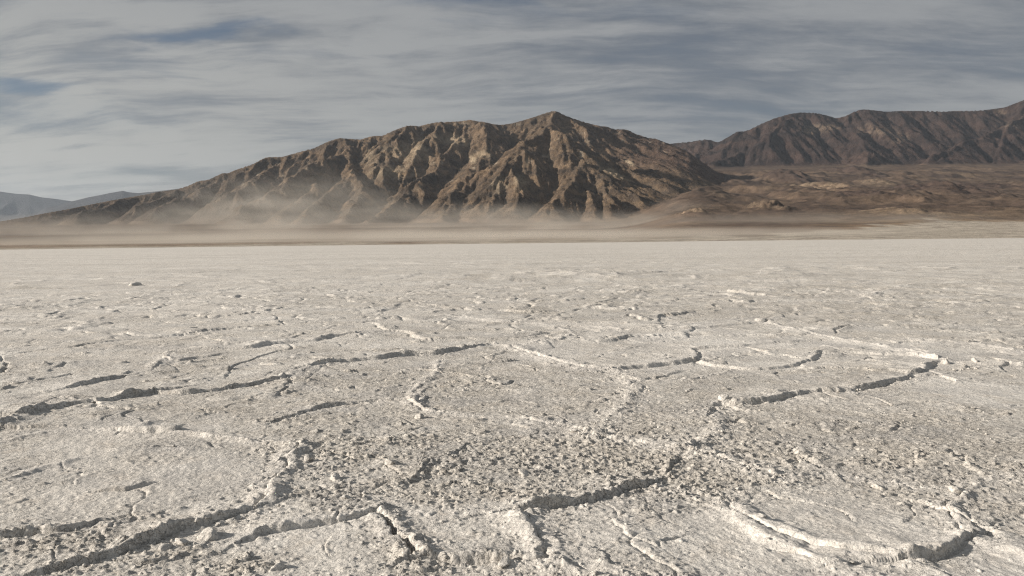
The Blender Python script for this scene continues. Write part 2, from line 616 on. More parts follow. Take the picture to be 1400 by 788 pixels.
def lookup(H, X, Y, seed, amp):
    wx = fbm(X / 420, Y / 420, 4, seed) * amp + fbm(X / 90, Y / 90, 3, seed + 40) * amp * 0.28
    wy = fbm(X / 420 + 50, Y / 420, 4, seed + 3) * amp + fbm(X / 90 + 9, Y / 90, 3, seed + 43) * amp * 0.28
    return sample(H, GX0, GY0, CELL, X + wx, Y + wy)


def with_detail(H, X, Y, seed, wave, amp):
    h0 = lookup(H, X, Y, seed, 42)
    Hs = blur(H, 6)
    gyg, gxg = np.gradient(Hs, CELL)
    gx = sample(gxg, GX0, GY0, CELL, X, Y); gy = sample(gyg, GX0, GY0, CELL, X, Y)
    e = erode(X, Y, gx, gy, wave, 5, seed + 100, 2.0)
    sl = np.hypot(gx, gy)
    m = sstep(2, 90, h0)
    crag = 1 - np.abs(fbm(X / 70, Y / 70, 4, seed + 70))
    crag2 = 1 - np.abs(fbm(X / 26, Y / 26, 3, seed + 77)) * 1.6
    h = h0 + m * ((crag2 - .6) * 10 * sstep(0.1, 0.5, sl) + fbm(X / 13, Y / 13, 2, seed + 79) * 3.5 * sstep(0.1, 0.5, sl) + e * amp * sstep(0.03, 0.45, sl) + (crag - 0.75) * 9 + fbm(X / 230, Y / 230, 3, seed + 60) * 14)
    return np.where(h0 > 0.5, h, h0), e, sl


hM, eM, sM = with_detail(HM, TX, TY, 11, 230.0, 50.0)
hB, eB, sB = with_detail(HB, TX, TY, 23, 420.0, 82.0)
baseT = base_height(TX, TY)


hM = hM * (1 - sstep(900, 1020, px_of_az(TX, TY)))


def fit_skyline(h, base, sky):
    """one factor per azimuth so that the crest stands as high as in the photograph"""
    P = np.array(sky, float)
    d = dirs(P[:, 0], P[:, 1])
    t_az = d[:, 0] / d[:, 1]; t_el = d[:, 2] / d[:, 1]
    tgt = np.interp(col_t, t_az, t_el)
    el = (base + h - EYE) / TY
    el = np.where(h > 8, el, -1)
    r = np.argmax(el, 0)
    cidx = np.arange(NC)
    hh = h[r, cidx]; bb = base[r, cidx]; yy = TY[r, cidx]
    want = tgt * yy + EYE - bb
    s = np.where(hh > 8, want / np.maximum(hh, 8), 1.0)
    s = np.clip(s, 0.05, 1.9)
    fd = sstep(t_az[-1], t_az[-1] - .05, col_t) * sstep(t_az[0], t_az[0] + .03, col_t)
    s = 1 + (s - 1) * fd
    k = np.array([1, 2, 3, 2, 1.0]); k /= k.sum()
    s = np.convolve(np.pad(s, 2, mode='edge'), k, 'valid')
    # full strength high up, gone at the foot
    m = sstep(0.15, 0.8, h / np.maximum(hh, 30)[None, :])
    return h * (1 + (s[None, :] - 1) * m)


for _ in range(3):
    hM = fit_skyline(hM, baseT, MAIN_SKY)
    hB = fit_skyline(hB, baseT, BACK_SKY)

# relief of the fan: washes, low badlands on the right
XC = px_of_az(TX, TY)
fanw = sstep(860, 960, XC) * sstep(1500, 2600, TY)
warpx = fbm(TX / 500, TY / 500, 3, 300) * 120
rid = 1 - np.abs(fbm((TX + warpx) / 430, TY / 560, 4, 301)) * 1.6
rid2 = 1 - np.abs(fbm((TX - warpx) / 170, TY / 230, 4, 305)) * 1.6
relief = fanw * (np.clip(rid - 0.45, 0, 1) * 62 * sstep(-0.35, 0.35, fbm(TX / 900, TY / 1000, 2, 303)) + np.clip(rid2 - 0.3, 0, 1) * 15)
relief = relief * (1 - 0.6 * sstep(5200, 6500, TY))
washes = sstep(900, 2000, TY) * (fbm(TX / 160, TY / 420, 4, 310) * 3.0 + fbm(TX / 40, TY / 90, 3, 311) * 0.9)
# named low hills: picture column, picture row of foot, width px, height px, colour index
HILLS = [(955, 299, 40, 12, 1), (1062, 290, 44, 16, 1), (1145, 264, 60, 12, 1), (1176, 244, 60, 12, 2), (1330, 274, 110, 20, 2), (1290, 300, 120, 9, 1), (1095, 252, 70, 14, 2),
         (1230, 283, 90, 9, 2), (1380, 262, 60, 10, 2), (1215, 255, 40, 8, 1)]
hillc = np.zeros(TX.shape); hilld = np.zeros(TX.shape)
hz = np.zeros(TX.shape)
for (hx_, hy_, hw, hh_, ci) in HILLS:
    d = dirs(hx_, hy_)
    t = np.linspace(900, 7500, 400)
    zz = EYE + d[2] / d[1] * t
    bz = base_height(d[0] / d[1] * t, t)
    k = np.argmax(bz > zz) if (bz > zz).any() else 200
    cy = t[k]; cx = d[0] / d[1] * cy
    rx = hw * cy / F * 0.75; ry = rx * 2.2; H0 = hh_ * cy / F * .62
    wob = fbm(TX / (rx * .8), TY / (rx * .8), 4, int(hx_)) * 0.55
    q = np.hypot((TX - cx) / rx, (TY - cy - ry * .5) / ry) + wob
    m = 1 - sstep(0.05, 1.0, q)
    rr = 1 - np.abs(fbm((TX + (TY - cy) * .3) / (rx * .3), TY / (ry * .35), 4, int(hx_) + 5)) * 2.6
    hz = np.maximum(hz, m * H0 * (0.55 + 0.6 * rr))
    if ci == 1: hillc = np.maximum(hillc, sstep(0.1, 0.4, m))
    else: hilld = np.maximum(hilld, sstep(0.1, 0.6, m))
gz = baseT + relief + washes + hz
mount = np.maximum(hM, hB)
Z = gz * 1.0
wm = sstep(0, 25, mount)
Z = baseT + (relief + washes + hz) * (1 - wm) + np.maximum(mount, 0)
Z = Z - 0.25 * (1 - sstep(300, 1100, TY))

# ---- geology colours (linear albedo)
def lerp(a, b, t):
    return a + (b - a) * t[..., None]


C = lambda *v: np.array(v, float)
n1 = fbm(TX / 330, TY / 330 + Z / 120, 4, 400)
n2 = fbm(TX / 60, Z / 40 + TY / 90, 4, 410)
n3 = fbm(TX / 900, TY / 900, 3, 420)
fan_c = lerp(C(.125, .088, .064), C(.190, .135, .094), sstep(-.35, .4, n1))
fan_c = lerp(fan_c, C(.085, .060, .048), sstep(.0, .4, fbm(TX / 700, TY / 300, 4, 430)) * .75 * fanw)
fan_c = lerp(fan_c, C(.235, .175, .12), sstep(.15, .5, fbm(TX / 260, TY / 700, 4, 440)) * .5)
fan_c = lerp(fan_c, C(.08, .056, .048), hilld * .7)
fan_c = lerp(fan_c, C(.30, .225, .155), hillc * sstep(-.3, .2, n2) * .85)
# tan sand apron below the right fan
apron = sstep(1040, 1230, XC) * (1 - sstep(1500, 2600, TY)) * sstep(900, 1150, TY)
fan_c = lerp(fan_c, C(.29, .21, .135), apron * sstep(-.35, .3, fbm(TX / 200, TY / 120, 4, 450)))
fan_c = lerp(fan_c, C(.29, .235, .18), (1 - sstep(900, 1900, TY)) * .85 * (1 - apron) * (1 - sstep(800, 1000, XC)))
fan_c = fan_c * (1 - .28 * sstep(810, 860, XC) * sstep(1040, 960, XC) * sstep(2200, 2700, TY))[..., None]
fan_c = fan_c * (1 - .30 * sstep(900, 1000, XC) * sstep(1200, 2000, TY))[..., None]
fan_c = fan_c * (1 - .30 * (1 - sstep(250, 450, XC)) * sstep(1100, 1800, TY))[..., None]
# pale playa margin
e_d = edge_dist(XC) * 1.05
marg = 1 - sstep(0, 1, (TY - e_d * (1.12 + 0.75 * sstep(1000, 1300, XC)) + fbm(TX / 70, TY / 200, 5, 460) * 260) / 200)
fan_c = lerp(fan_c, C(.43, .385, .32), marg * .9)
mc = lerp(C(.092, .073, .057), C(.175, .130, .092), sstep(-.45, .35, n1))
mc = lerp(mc, C(.235, .172, .115), sstep(.0, .35, n2) * .6)
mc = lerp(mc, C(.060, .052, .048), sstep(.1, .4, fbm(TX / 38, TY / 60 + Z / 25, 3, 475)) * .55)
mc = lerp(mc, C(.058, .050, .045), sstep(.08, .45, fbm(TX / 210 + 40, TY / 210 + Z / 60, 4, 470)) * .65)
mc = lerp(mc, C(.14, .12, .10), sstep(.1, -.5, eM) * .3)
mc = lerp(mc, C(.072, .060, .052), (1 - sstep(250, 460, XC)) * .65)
mc = lerp(mc, C(.095, .066, .056), sstep(780, 900, XC) * sstep(4300, 4700, TY) * .75)
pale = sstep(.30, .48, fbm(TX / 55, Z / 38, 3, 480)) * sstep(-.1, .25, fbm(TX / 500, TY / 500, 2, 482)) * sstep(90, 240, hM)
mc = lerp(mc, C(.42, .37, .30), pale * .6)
bc = lerp(C(.046, .036, .034), C(.085, .062, .054), sstep(-.4, .4, n1))
bc = lerp(bc, C(.135, .100, .080), sstep(.1, .45, n2) * .5)
bc = lerp(bc, C(.033, .030, .032), sstep(.05, .4, fbm(TX / 400, TY / 400 + Z / 90, 4, 490)) * .6)
# pale outcrops high on the back range, placed by the photograph
v = np.stack([TX, TY, Z - EYE], -1) @ R3
vpx = 700 + F * v[..., 0] / -v[..., 2]
vpy = 394 - F * v[..., 1] / -v[..., 2]
for (ox, oy, orx, ory, strg) in [(1108, 178, 12, 7, .9), (1130, 175, 18, 6, .8), (1200, 178, 28, 9, .5), (1228, 190, 16, 8, .5), (1368, 153, 8, 4, .6), (1385, 172, 18, 6, .45), (1184, 220, 42, 14, .4)]:
    q = np.hypot((vpx - ox) / orx, (vpy - oy) / ory)
    k = (1 - sstep(.3, 1.3, q + n2 * .8)) * strg
    bc = lerp(bc, C(.34, .28, .21) if strg > .41 else C(.17, .125, .10), k * sstep(-.35, .15, fbm(TX / 40, Z / 30, 3, 495)))
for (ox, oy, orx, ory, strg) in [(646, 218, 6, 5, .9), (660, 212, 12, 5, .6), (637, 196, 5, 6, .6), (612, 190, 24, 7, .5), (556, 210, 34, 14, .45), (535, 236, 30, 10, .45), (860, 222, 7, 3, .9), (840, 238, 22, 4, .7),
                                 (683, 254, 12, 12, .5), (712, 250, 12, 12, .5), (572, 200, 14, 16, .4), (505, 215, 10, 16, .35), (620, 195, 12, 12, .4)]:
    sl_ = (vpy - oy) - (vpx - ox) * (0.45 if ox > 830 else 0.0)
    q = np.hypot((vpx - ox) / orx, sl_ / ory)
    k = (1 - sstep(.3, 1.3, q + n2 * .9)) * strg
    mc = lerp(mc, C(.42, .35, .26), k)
mc = mc * np.array([1.22, 1.16, 1.07])
bc = bc * np.array([.82, .74, .70])
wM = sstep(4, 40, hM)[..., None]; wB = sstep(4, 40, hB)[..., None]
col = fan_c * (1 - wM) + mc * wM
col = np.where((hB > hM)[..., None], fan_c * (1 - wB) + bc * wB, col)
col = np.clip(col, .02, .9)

own = np.zeros(TX.shape, int)
own[(hM > 14) & (hM >= hB)] = 1
own[(hB > 14) & (hB > hM)] = 2
fo = own[:-1, :-1]


# material of the desert and rock
def rock_material(name, scale_a, bump_d):
    m = bpy.data.materials.new(name)
    m.use_nodes = True
    t = m.node_tree
    b = t.nodes['Principled BSDF']
    k = NT(t)
    pos = k.position()
    colr = k.attr('geology')
    a = k.noise(pos, scale_a, 6, 0.65)
    c = k.noise(pos, scale_a * 7, 4, 0.7)
    f = k.math('ADD', k.math('MULTIPLY', a, 0.9), k.math('MULTIPLY', c, 0.7))
    f = k.ramp(f, (0.50, 1.10, 0.50, 1.50))
    vm = t.nodes.new('ShaderNodeVectorMath'); vm.operation = 'SCALE'
    k.link(colr, vm.inputs[0]); k.link(f, vm.inputs['Scale'])
    t.links.new(vm.outputs[0], b.inputs['Base Color'])
    b.inputs['Roughness'].default_value = 0.95
    b.inputs['Specular IOR Level'].default_value = 0.15
    h = k.noise(pos, scale_a * 2.5, 8, 0.78)
    k.link(k.bump(h, 1.0, bump_d), b.inputs['Normal'])
    return m


mat_rock = rock_material("rock", 0.02, 26.0)
mat_fan = rock_material("desert_gravel", 0.03, 3.0)
TV = np.stack([TX, TY, Z], -1).reshape(-1, 3)
geo = col.reshape(-1, 3).astype(np.float32)
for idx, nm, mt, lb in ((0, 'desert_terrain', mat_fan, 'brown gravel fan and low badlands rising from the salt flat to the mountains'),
                        (1, 'mountain', mat_rock, 'brown ribbed mountain with one pointed summit behind drifting dust'),
                        (2, 'mountain_range', mat_rock, 'darker purplish brown mountain range on the right')):
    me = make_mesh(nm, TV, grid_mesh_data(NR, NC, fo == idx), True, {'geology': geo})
    link_obj(nm, me, mt, kind='structure', label=lb)

# ground beyond and around: one coarse sheet to the horizon, lying under everything else
gr = np.array([0.0, 60, 200, 500, 1000, 2500, 6000, 14000, 30000, 60000])
ga = np.linspace(0, 2 * np.pi, 97)
GR, GA = np.meshgrid(gr, ga, indexing='ij')
gv = np.stack([GR * np.sin(GA), GR * np.cos(GA), np.full(GR.shape, -1.2)], -1)
gcol = np.tile(np.array([.42, .38, .32]), (gv.size // 3, 1)).reshape(gv.shape)
gcol[GR > 900] = (.2, .16, .12)
me = make_mesh('ground', gv.reshape(-1, 3), grid_mesh_data(len(gr), len(ga))[:, ::-1], False, {'geology': gcol.reshape(-1, 3).astype(np.float32)})
link_obj('ground', me, mat_fan, kind='structure', label='valley floor running on to the horizon')

# far blue mountains on the left, some haze blue put into their rock colour
FAR1 = [(-500, 262), (-380, 246), (-300, 252), (-200, 240), (-120, 250), (-60, 256), (0, 262), (21, 265), (40, 266), (57, 270), (76, 272), (96, 275), (130, 281), (180, 290), (240, 300), (320, 318)]
FAR2 = [(-60, 322), (0, 309), (46, 294), (64, 284), (80, 281), (100, 275), (120, 270), (136, 267), (150, 264), (168, 261), (176, 263), (189, 264), (210, 262), (228, 260), (260, 256), (300, 262), (360, 275), (420, 300), (470, 320)]
for nm, sk, Yc, dep, sd_ in (('distant_mountain', FAR1, 19000, 4200, 3), ('distant_mountain', FAR2, 15000, 3500, 8)):
    P = np.array(sk, float)
    n = 420
    xs = np.linspace(P[0, 0], P[-1, 0], n)
    ys = np.interp(xs, P[:, 0], P[:, 1])
    crest = at_depth(xs, ys, np.full(n, Yc))
    v_ = np.linspace(-1, 1, 61)
    V, _ = np.meshgrid(v_, xs, indexing='ij')
    X = np.broadcast_to(crest[:, 0], V.shape) * (1 + V * dep / Yc)
    Yy = Yc + V * dep
    prof = (1 - np.abs(V)) ** 1.15
    rg = 1 - np.abs(fbm(X / 1400, Yy / 1900, 5, sd_)) * 1.4
    Hh = np.broadcast_to(crest[:, 2], V.shape)
    z = Hh * prof * (1 - (1 - prof) * 0.75 * (1 - rg)) + (fbm(X / 400, Yy / 500, 3, sd_ + 2) * 25 * (prof > 0) * (1 - prof))
    z = z - 2
    gcol = np.tile(np.array([.065, .066, .072]), (V.size, 1)).astype(np.float32)
    me = make_mesh(nm, np.stack([X, Yy, z], -1).reshape(-1, 3), grid_mesh_data(61, n), True, {'geology': gcol})
    link_obj(nm, me, mat_rock, kind='structure', label='pale blue far ridge low on the left horizon')


# ================================================================== SALT FLAT
print("salt...")
# cracks and heaved edges traced from the photograph
# (points, kind, height m, width m, roughness); kind: 'scarp' = far side stands high and drops to the viewer,
# 'back' = near side stands high, 'rim' = puffed double lip with a crack, 'line' = low hairline ridge
CR = [
    ([(-40, 596), (0, 583), (21, 571), (54, 564), (96, 554), (143, 550), (179, 543), (204, 539)], 'scarp', .085, .30, 1.0),
    ([(221, 538), (264, 539), (307, 532), (343, 527), (385, 518)], 'scarp', .06, .22, .9),
    ([(385, 518), (430, 500), (470, 496)], 'line', .025, .10, .6),
    ([(165, 590), (204, 593), (244, 591)], 'scarp', .05, .2, .3),
    ([(244, 591), (290, 597), (340, 603), (388, 607), (405, 612)], 'rim', .045, .10, .3),
    ([(405, 612), (397, 628), (384, 645), (372, 662), (360, 682), (346, 698)], 'rim', .046, .15, .8),
    ([(346, 698), (321, 706), (271, 718), (229, 731), (200, 741), (175, 752), (150, 763), (118, 772), (70, 782), (10, 796)], 'scarp', .066, .22, 1.0),
    ([(-40, 744), (0, 739), (21, 734), (54, 735), (86, 732), (117, 725), (135, 719)], 'scarp', .045, .16, .6),
    ([(346, 735), (375, 723), (411, 720), (450, 716), (480, 711), (507, 704)], 'scarp', .045, .18, .3),
    ([(507, 703), (527, 709), (536, 727), (543, 733), (557, 748), (566, 766), (571, 773)], 'fissure', .06, .14, .7),
    ([(571, 773), (589, 767), (611, 771), (650, 768), (700, 768)], 'scarp', .06, .16, .9),
    ([(700, 769), (725, 773), (746, 770)], 'rim', .05, .13, .6),
    ([(746, 770), (749, 752), (736, 730), (718, 713), (707, 706), (721, 697)], 'rim', .05, .17, .8),
    ([(746, 770), (771, 774), (807, 784), (843, 792), (900, 806)], 'rim', .045, .16, .7),
    ([(721, 697), (757, 691), (782, 687), (793, 692), (825, 683), (850, 674), (881, 665)], 'scarp', .078, .24, .45),
    ([(707, 706), (660, 700), (610, 706), (560, 702), (507, 703)], 'line', .010, .08, .4),
    ([(380, 575), (415, 563), (450, 556), (482, 552), (521, 547), (553, 547)], 'scarp', .04, .17, .8),
    ([(553, 547), (571, 559), (586, 566), (636, 568), (664, 573), (704, 572)], 'rim', .03, .13, .9),
    ([(704, 572), (714, 574), (757, 582), (782, 584), (790, 592), (811, 600)], 'rim', .04, .15, .8),
    ([(575, 555), (568, 540), (580, 520), (600, 505), (602, 492)], 'rim', .035, .13, 1.2),
    ([(811, 600), (850, 604), (900, 610), (936, 616), (971, 624), (1007, 634), (1043, 645), (1075, 652)], 'rim', .038, .18, .7),
    ([(1000, 695), (1025, 713), (1050, 727), (1086, 741), (1129, 750), (1171, 757), (1214, 764), (1236, 766)], 'rim', .05, .20, .25),
    ([(1236, 766), (1275, 763), (1293, 755), (1311, 744), (1329, 735)], 'scarp', .065, .22, .5),
    ([(1329, 735), (1357, 741), (1400, 756), (1460, 775)], 'rim', .045, .16, .4),
    ([(1329, 735), (1307, 720), (1293, 709), (1296, 688), (1304, 674), (1325, 663), (1400, 650), (1470, 645)], 'rim', .03, .12, .9),
    ([(1010, 703), (1035, 733), (1068, 750), (1100, 757), (1150, 774), (1190, 788), (1240, 804)], 'line', .035, .12, .4),
    ([(1236, 766), (1257, 771), (1286, 782), (1320, 797)], 'rim', .035, .12, .5),
    ([(881, 665), (930, 672), (965, 682), (1000, 695)], 'line', .015, .10, .8),
    ([(1075, 652), (1120, 648), (1200, 655), (1260, 664), (1304, 674)], 'line', .012, .10, .6),
    ([(970, 566), (979, 550), (1004, 555), (1054, 549), (1107, 537), (1171, 535), (1200, 527), (1240, 517), (1262, 508), (1282, 492)], 'scarp', .055, .26, 1.0),
    ([(1282, 492), (1240, 482), (1180, 471), (1125, 462), (1085, 452), (1040, 441)], 'rim', .045, .2, .5),
    ([(1040, 441), (1020, 443), (960, 449), (905, 452), (850, 451)], 'scarp', .045, .2, .5),
    ([(850, 451), (800, 446), (755, 446), (735, 443), (690, 441), (645, 437), (610, 432)], 'rim', .045, .2, .6),
    ([(755, 446), (785, 458), (760, 465), (730, 470), (700, 475)], 'rim', .035, .16, .8),
    ([(700, 475), (730, 487), (765, 495), (800, 505), (840, 507)], 'rim', .06, .24, .5),
    ([(840, 506), (875, 502), (925, 498), (951, 495)], 'scarp', .06, .24, .4),
    ([(951, 495), (956, 485), (944, 477), (965, 476), (1010, 474), (1060, 469), (1115, 465)], 'scarp', .045, .2, .7),
    ([(951, 496), (980, 500), (1005, 504), (1040, 505), (1080, 501), (1110, 492), (1122, 484)], 'scarp', .035, .18, .3),
    ([(1110, 485), (1157, 482), (1190, 485), (1250, 486), (1282, 492)], 'scarp', .04, .2, .3),
    ([(840, 507), (880, 522), (925, 520), (990, 510), (1005, 504)], 'line', .02, .12, .7),
    ([(840, 507), (870, 530), (850, 560), (811, 600)], 'line', .03, .18, .9),
    ([(240, 480), (280, 479), (340, 477), (380, 469), (425, 467), (455, 461), (485, 457)], 'scarp', .075, .34, .9),
    ([(430, 500), (445, 497), (520, 491), (540, 487), (568, 486)], 'scarp', .07, .3, .5),
    ([(568, 486), (590, 486), (620, 481), (647, 476)], 'scarp', .055, .25, .5),
    ([(100, 529), (130, 522), (165, 516)], 'scarp', .055, .2, .4),
    ([(205, 507), (216, 500), (222, 495), (240, 480)], 'rim', .045, .16, .8),
    ([(510, 428), (530, 424), (550, 417), (610, 412), (700, 410)], 'scarp', .06, .3, .6),
    ([(0, 431), (90, 425), (200, 415), (280, 410), (340, 404)], 'line', .05, .3, .5),
    ([(90, 437), (125, 442), (105, 450), (40, 455), (-40, 456)], 'line', .05, .3, .5),
    ([(647, 476), (672, 470), (700, 475)], 'line', .03, .2, .7),
    ([(1245, 465), (1280, 470), (1325, 472), (1400, 483), (1470, 490)], 'rim', .06, .3, .5),
    ([(815, 422), (845, 424), (897, 423)], 'scarp', .07, .35, .3),
    ([(930, 395), (950, 388), (975, 387), (1010, 386), (1050, 385)], 'scarp', .08, .5, .4),
    ([(1000, 415), (1080, 412), (1150, 410), (1220, 402)], 'line', .06, .4, .5),
    ([(150, 388), (175, 388), (196, 389)], 'scarp', .12, .8, .4),
    ([(550, 380), (575, 374), (610, 371)], 'scarp', .12, .8, .4),
    ([(0, 604), (60, 592), (120, 587), (165, 590)], 'line', .018, .1, .5),
    ([(0, 660), (60, 640), (110, 628)], 'line', .022, .08, .4),
    ([(410, 612), (440, 640), (470, 672), (507, 703)], 'rubble', .012, .16, .6),
    ([(1282, 492), (1300, 497), (1360, 497), (1440, 500)], 'line', .03, .2, .6),
    ([(975, 562), (985, 580), (975, 600), (936, 616)], 'line', .03, .16, .9),
]

NC2 = 960
TH = math.radians(36.0)
az = np.linspace(-TH, TH, NC2)
rr = [3.05]
while rr[-1] < 880:
    d = rr[-1]
    if d < 7: r = 0.00185
    elif d < 13: r = 0.0026
    elif d < 30: r = 0.0042
    elif d < 70: r = 0.0075
    elif d < 200: r = 0.016
    else: r = 0.04
    rr.append(d * (1 + r))
rr = np.array(rr)
NR2 = len(rr)
DR, AZ = np.meshgrid(rr, az, indexing='ij')
SX = (DR * np.sin(AZ)).astype(np.float64); SY = (DR * np.cos(AZ)).astype(np.float64)
cellr = np.gradient(rr)[:, None] * np.ones_like(DR)
cell = np.maximum(cellr * 0.8, DR * (az[1] - az[0]))


def lod(wave):
    return sstep(1.6, 3.4, wave / cell).astype(np.float32)


print("salt grid", NR2, NC2)
# warped coordinates make every traced line ragged
wx1 = perlin(SX / .34, SY / .34, 600) * .035 + perlin(SX / .11, SY / .11, 601) * .016 * lod(.11) + perlin(SX / .045, SY / .045, 604) * .007 * lod(.045)
wy1 = perlin(SX / .34 + 7, SY / .34, 602) * .035 + perlin(SX / .11 + 7, SY / .11, 603) * .016 * lod(.11) + perlin(SX / .045 + 7, SY / .045, 605) * .007 * lod(.045)
# larger wander farther off, where the picture shows lines only as ticks
far_w = sstep(10, 30, DR)
wx1 = wx1 + far_w * perlin(SX / 1.3, SY / 1.3, 610) * .25
wy1 = wy1 + far_w * perlin(SX / 1.3 + 5, SY / 1.3, 611) * .25
WX = SX + wx1; WY = SY + wy1

H = np.zeros(SX.shape, np.float32)
rub = np.zeros(SX.shape, np.float32)       # rubble weight
crk = np.full(SX.shape, 9.0, np.float32)   # distance to nearest traced line
palew = np.zeros(SX.shape, np.float32)
wall = np.zeros(SX.shape, bool)
mod1 = 0.62 + 0.62 * np.clip(fbm(SX / .45, SY / .45, 3, 620) + .45, 0, 1.2)
lump1, _, lr1, _, _ = worley(WX / .085, WY / .085, 630)
lump2, _, lr2, _, _ = worley(WX / .045 + 3, WY / .045, 631)
lumpy = (np.clip(.62 - lump1, 0, 1) * (0.35 + lr1) * 1.3 * lod(.085) + np.clip(.6 - lump2, 0, 1) * (.3 + lr2) * .55 * lod(.045))
pf, _, _, _, _ = worley(WX / .15, WY / .15, 633)
puff = np.sqrt(np.clip(1 - (pf * 1.25) ** 2, 0, 1))
for (P, kind, hgt, wid, rgh) in CR:
    P = np.array(P, float)
    gx_, gy_ = on_ground(P[:, 0], P[:, 1])
    Q = np.stack([gx_, gy_], -1)
    # smooth the corners a little
    Lc = np.r_[0, np.cumsum(np.hypot(*np.diff(Q, axis=0).T))]
    n = max(4, int(Lc[-1] / .12))
    n = min(n, 60)
    tt = np.linspace(0, Lc[-1], n + 1)
    Q = np.stack([np.interp(tt, Lc, Q[:, 0]), np.interp(tt, Lc, Q[:, 1])], -1)
    if n > 6:
        Q[1:-1] = (Q[:-2] + 2 * Q[1:-1] + Q[2:]) / 4
        Q[1:-1] = (Q[:-2] + 2 * Q[1:-1] + Q[2:]) / 4
    mg = max(.9, wid * 3.5)
    ok = np.nonzero((WX > Q[:, 0].min() - mg) & (WX < Q[:, 0].max() + mg) & (WY > Q[:, 1].min() - mg) & (WY < Q[:, 1].max() + mg))
    if len(ok[0]) == 0:
        continue
    x = WX[ok]; y = WY[ok]
    best = np.full(x.shape, 99.0); sg = np.ones(x.shape); al = np.zeros(x.shape)
    L2 = np.r_[0, np.cumsum(np.hypot(*np.diff(Q, axis=0).T))]
    for k in range(len(Q) - 1):
        ex, ey = Q[k + 1] - Q[k]
        l2 = ex * ex + ey * ey + 1e-9
        t = np.clip(((x - Q[k, 0]) * ex + (y - Q[k, 1]) * ey) / l2, 0, 1)
        dx = x - Q[k, 0] - t * ex; dy = y - Q[k, 1] - t * ey
        dd = np.hypot(dx, dy)
        c = dd < best
        # positive on the far side of the line for a line running left to right
        cr = np.where(ex * dy - ey * dx >= 0, 1.0, -1.0)
        if abs(ex) > 0 and ex < 0: cr = -cr
        best = np.where(c, dd, best); sg = np.where(c, cr, sg); al = np.where(c, (L2[k] + t * np.sqrt(l2)) / L2[-1], al)
    s = best * sg
    # ends die away
    endf = sstep(0, .10, al) * sstep(0, .10, 1 - al)
    endf = .55 + .45 * endf
    hgt = hgt * (.66 if rgh < .6 else .58) * (.85 if kind == 'rim' else 1)
    mm_ = mod1[ok] * (.52 + .85 * sstep(-.28, .22, fbm(SX[ok] / .55, SY[ok] / .55, 2, 621)))
    mm_ = mm_ + (1 - mm_) * max(0, .75 - rgh * .7)
    md = endf * mm_
    lp = lumpy[ok]
    fat = np.clip(cellr[ok] / .012, 1, 20)     # far lines need a width the mesh can carry
    e = .010 * fat
    if kind in ('scarp', 'back'):
        if kind == 'back': s = -s
        up = 1 / (1 + np.exp(-np.clip(s / e * 2.2, -30, 30)))
        prof = up * np.exp(-np.clip(s, 0, 9) / (wid * 1.6)) * (1 + .30 * np.exp(-((s - .035) / .04) ** 2))
        h = hgt * md * prof + .55 * hgt * up * lp * rgh * np.exp(-np.clip(s, 0, 9) / (wid * .4))
        h = h - .016 * np.exp(-((s + .012 * fat) / (.014 * fat)) ** 2) * (1 - up)
        rub_k = rgh * (.8 * np.exp(-np.clip(-s, 0, 9) / .16) * (1 - up) + .35 * up * np.exp(-s / .10))
    elif kind == 'rim':
        lipw = wid * .45
        h = hgt * md * (np.exp(-((np.abs(s) - lipw * .55) / lipw) ** 2)) * (0.75 + .25 * sg * np.sign(math.sin(P[0, 0])))
        h = h * (.55 + .9 * puff[ok])
        h = h + hgt * .35 * lp * rgh * np.exp(-(s / wid) ** 2)
        h = h - hgt * 1.15 * np.exp(-(s / (.008 * fat)) ** 2) * sstep(-.15, .25, perlin(SX[ok] / .22, SY[ok] / .22, int(P[0, 0]))) * (fat < 2)
        rub_k = rgh * .5 * (np.exp(-(s / (wid * 1.6)) ** 2) - .7 * np.exp(-(s / (wid * .8)) ** 2))
    elif kind == 'fissure':
        h = hgt * md * np.exp(-((np.abs(s) - .045) / .06) ** 2) * (1 + .5 * lp * rgh) - .09 * np.exp(-(s / .015) ** 4) * sstep(.05, .2, al) * sstep(.0, .12, 1 - al)
        rub_k = .5 * np.exp(-(s / .2) ** 2)
    elif kind == 'rubble':
        h = hgt * lp * np.exp(-(s / wid) ** 2) * 1.1
        rub_k = .4 * np.exp(-(s / wid) ** 2)
    else:
        h = hgt * md * np.exp(-(s / (wid * .5)) ** 2) + hgt * .5 * lp * rgh * np.exp(-(s / wid) ** 2)
        rub_k = rgh * .45 * np.exp(-(s / (wid * 1.5)) ** 2)
    H[ok] += h * (1 - .35 * sstep(12, 25, DR[ok]))
    rub[ok] = np.maximum(rub[ok], rub_k)
    palew[ok] = np.maximum(palew[ok], np.exp(-(s / (wid * .9)) ** 2) * (1.0 if kind in ('rim', 'line') else .5))
    crk[ok] = np.minimum(crk[ok], best)

# procedural polygons take over with distance: cells of a few metres with tilted, curled edges
pw_x = SX + fbm(SX / 2.2, SY / 2.2, 3, 640) * 1.1; pw_y = SY + fbm(SX / 2.2 + 9, SY / 2.2, 3, 641) * 1.1
PS = 3.3
f1, f2, pid, pcx, pcy = worley(pw_x / PS, pw_y / PS, 650, True)
edge = (f2 - f1) * PS * .5
fw = sstep(9.5, 15, DR) * .9 + .10
fw = fw * (1 - .65 * sstep(1.1, .3, crk))
fatp = np.maximum(1.0, cell / .035)
tilt = (pid - .5) * .05 + (pcx * np.cos(pid * 40) + pcy * np.sin(pid * 40)) * .035
mod2 = np.clip(.45 + fbm(SX / 1.6, SY / 1.6, 3, 655) * 1.6, 0, 1.6)
curl = np.exp(-edge / .16) * .058 * mod2 * (0.4 + hsh((pid * 9999).astype(np.int64), (pid * 77).astype(np.int64), 3))
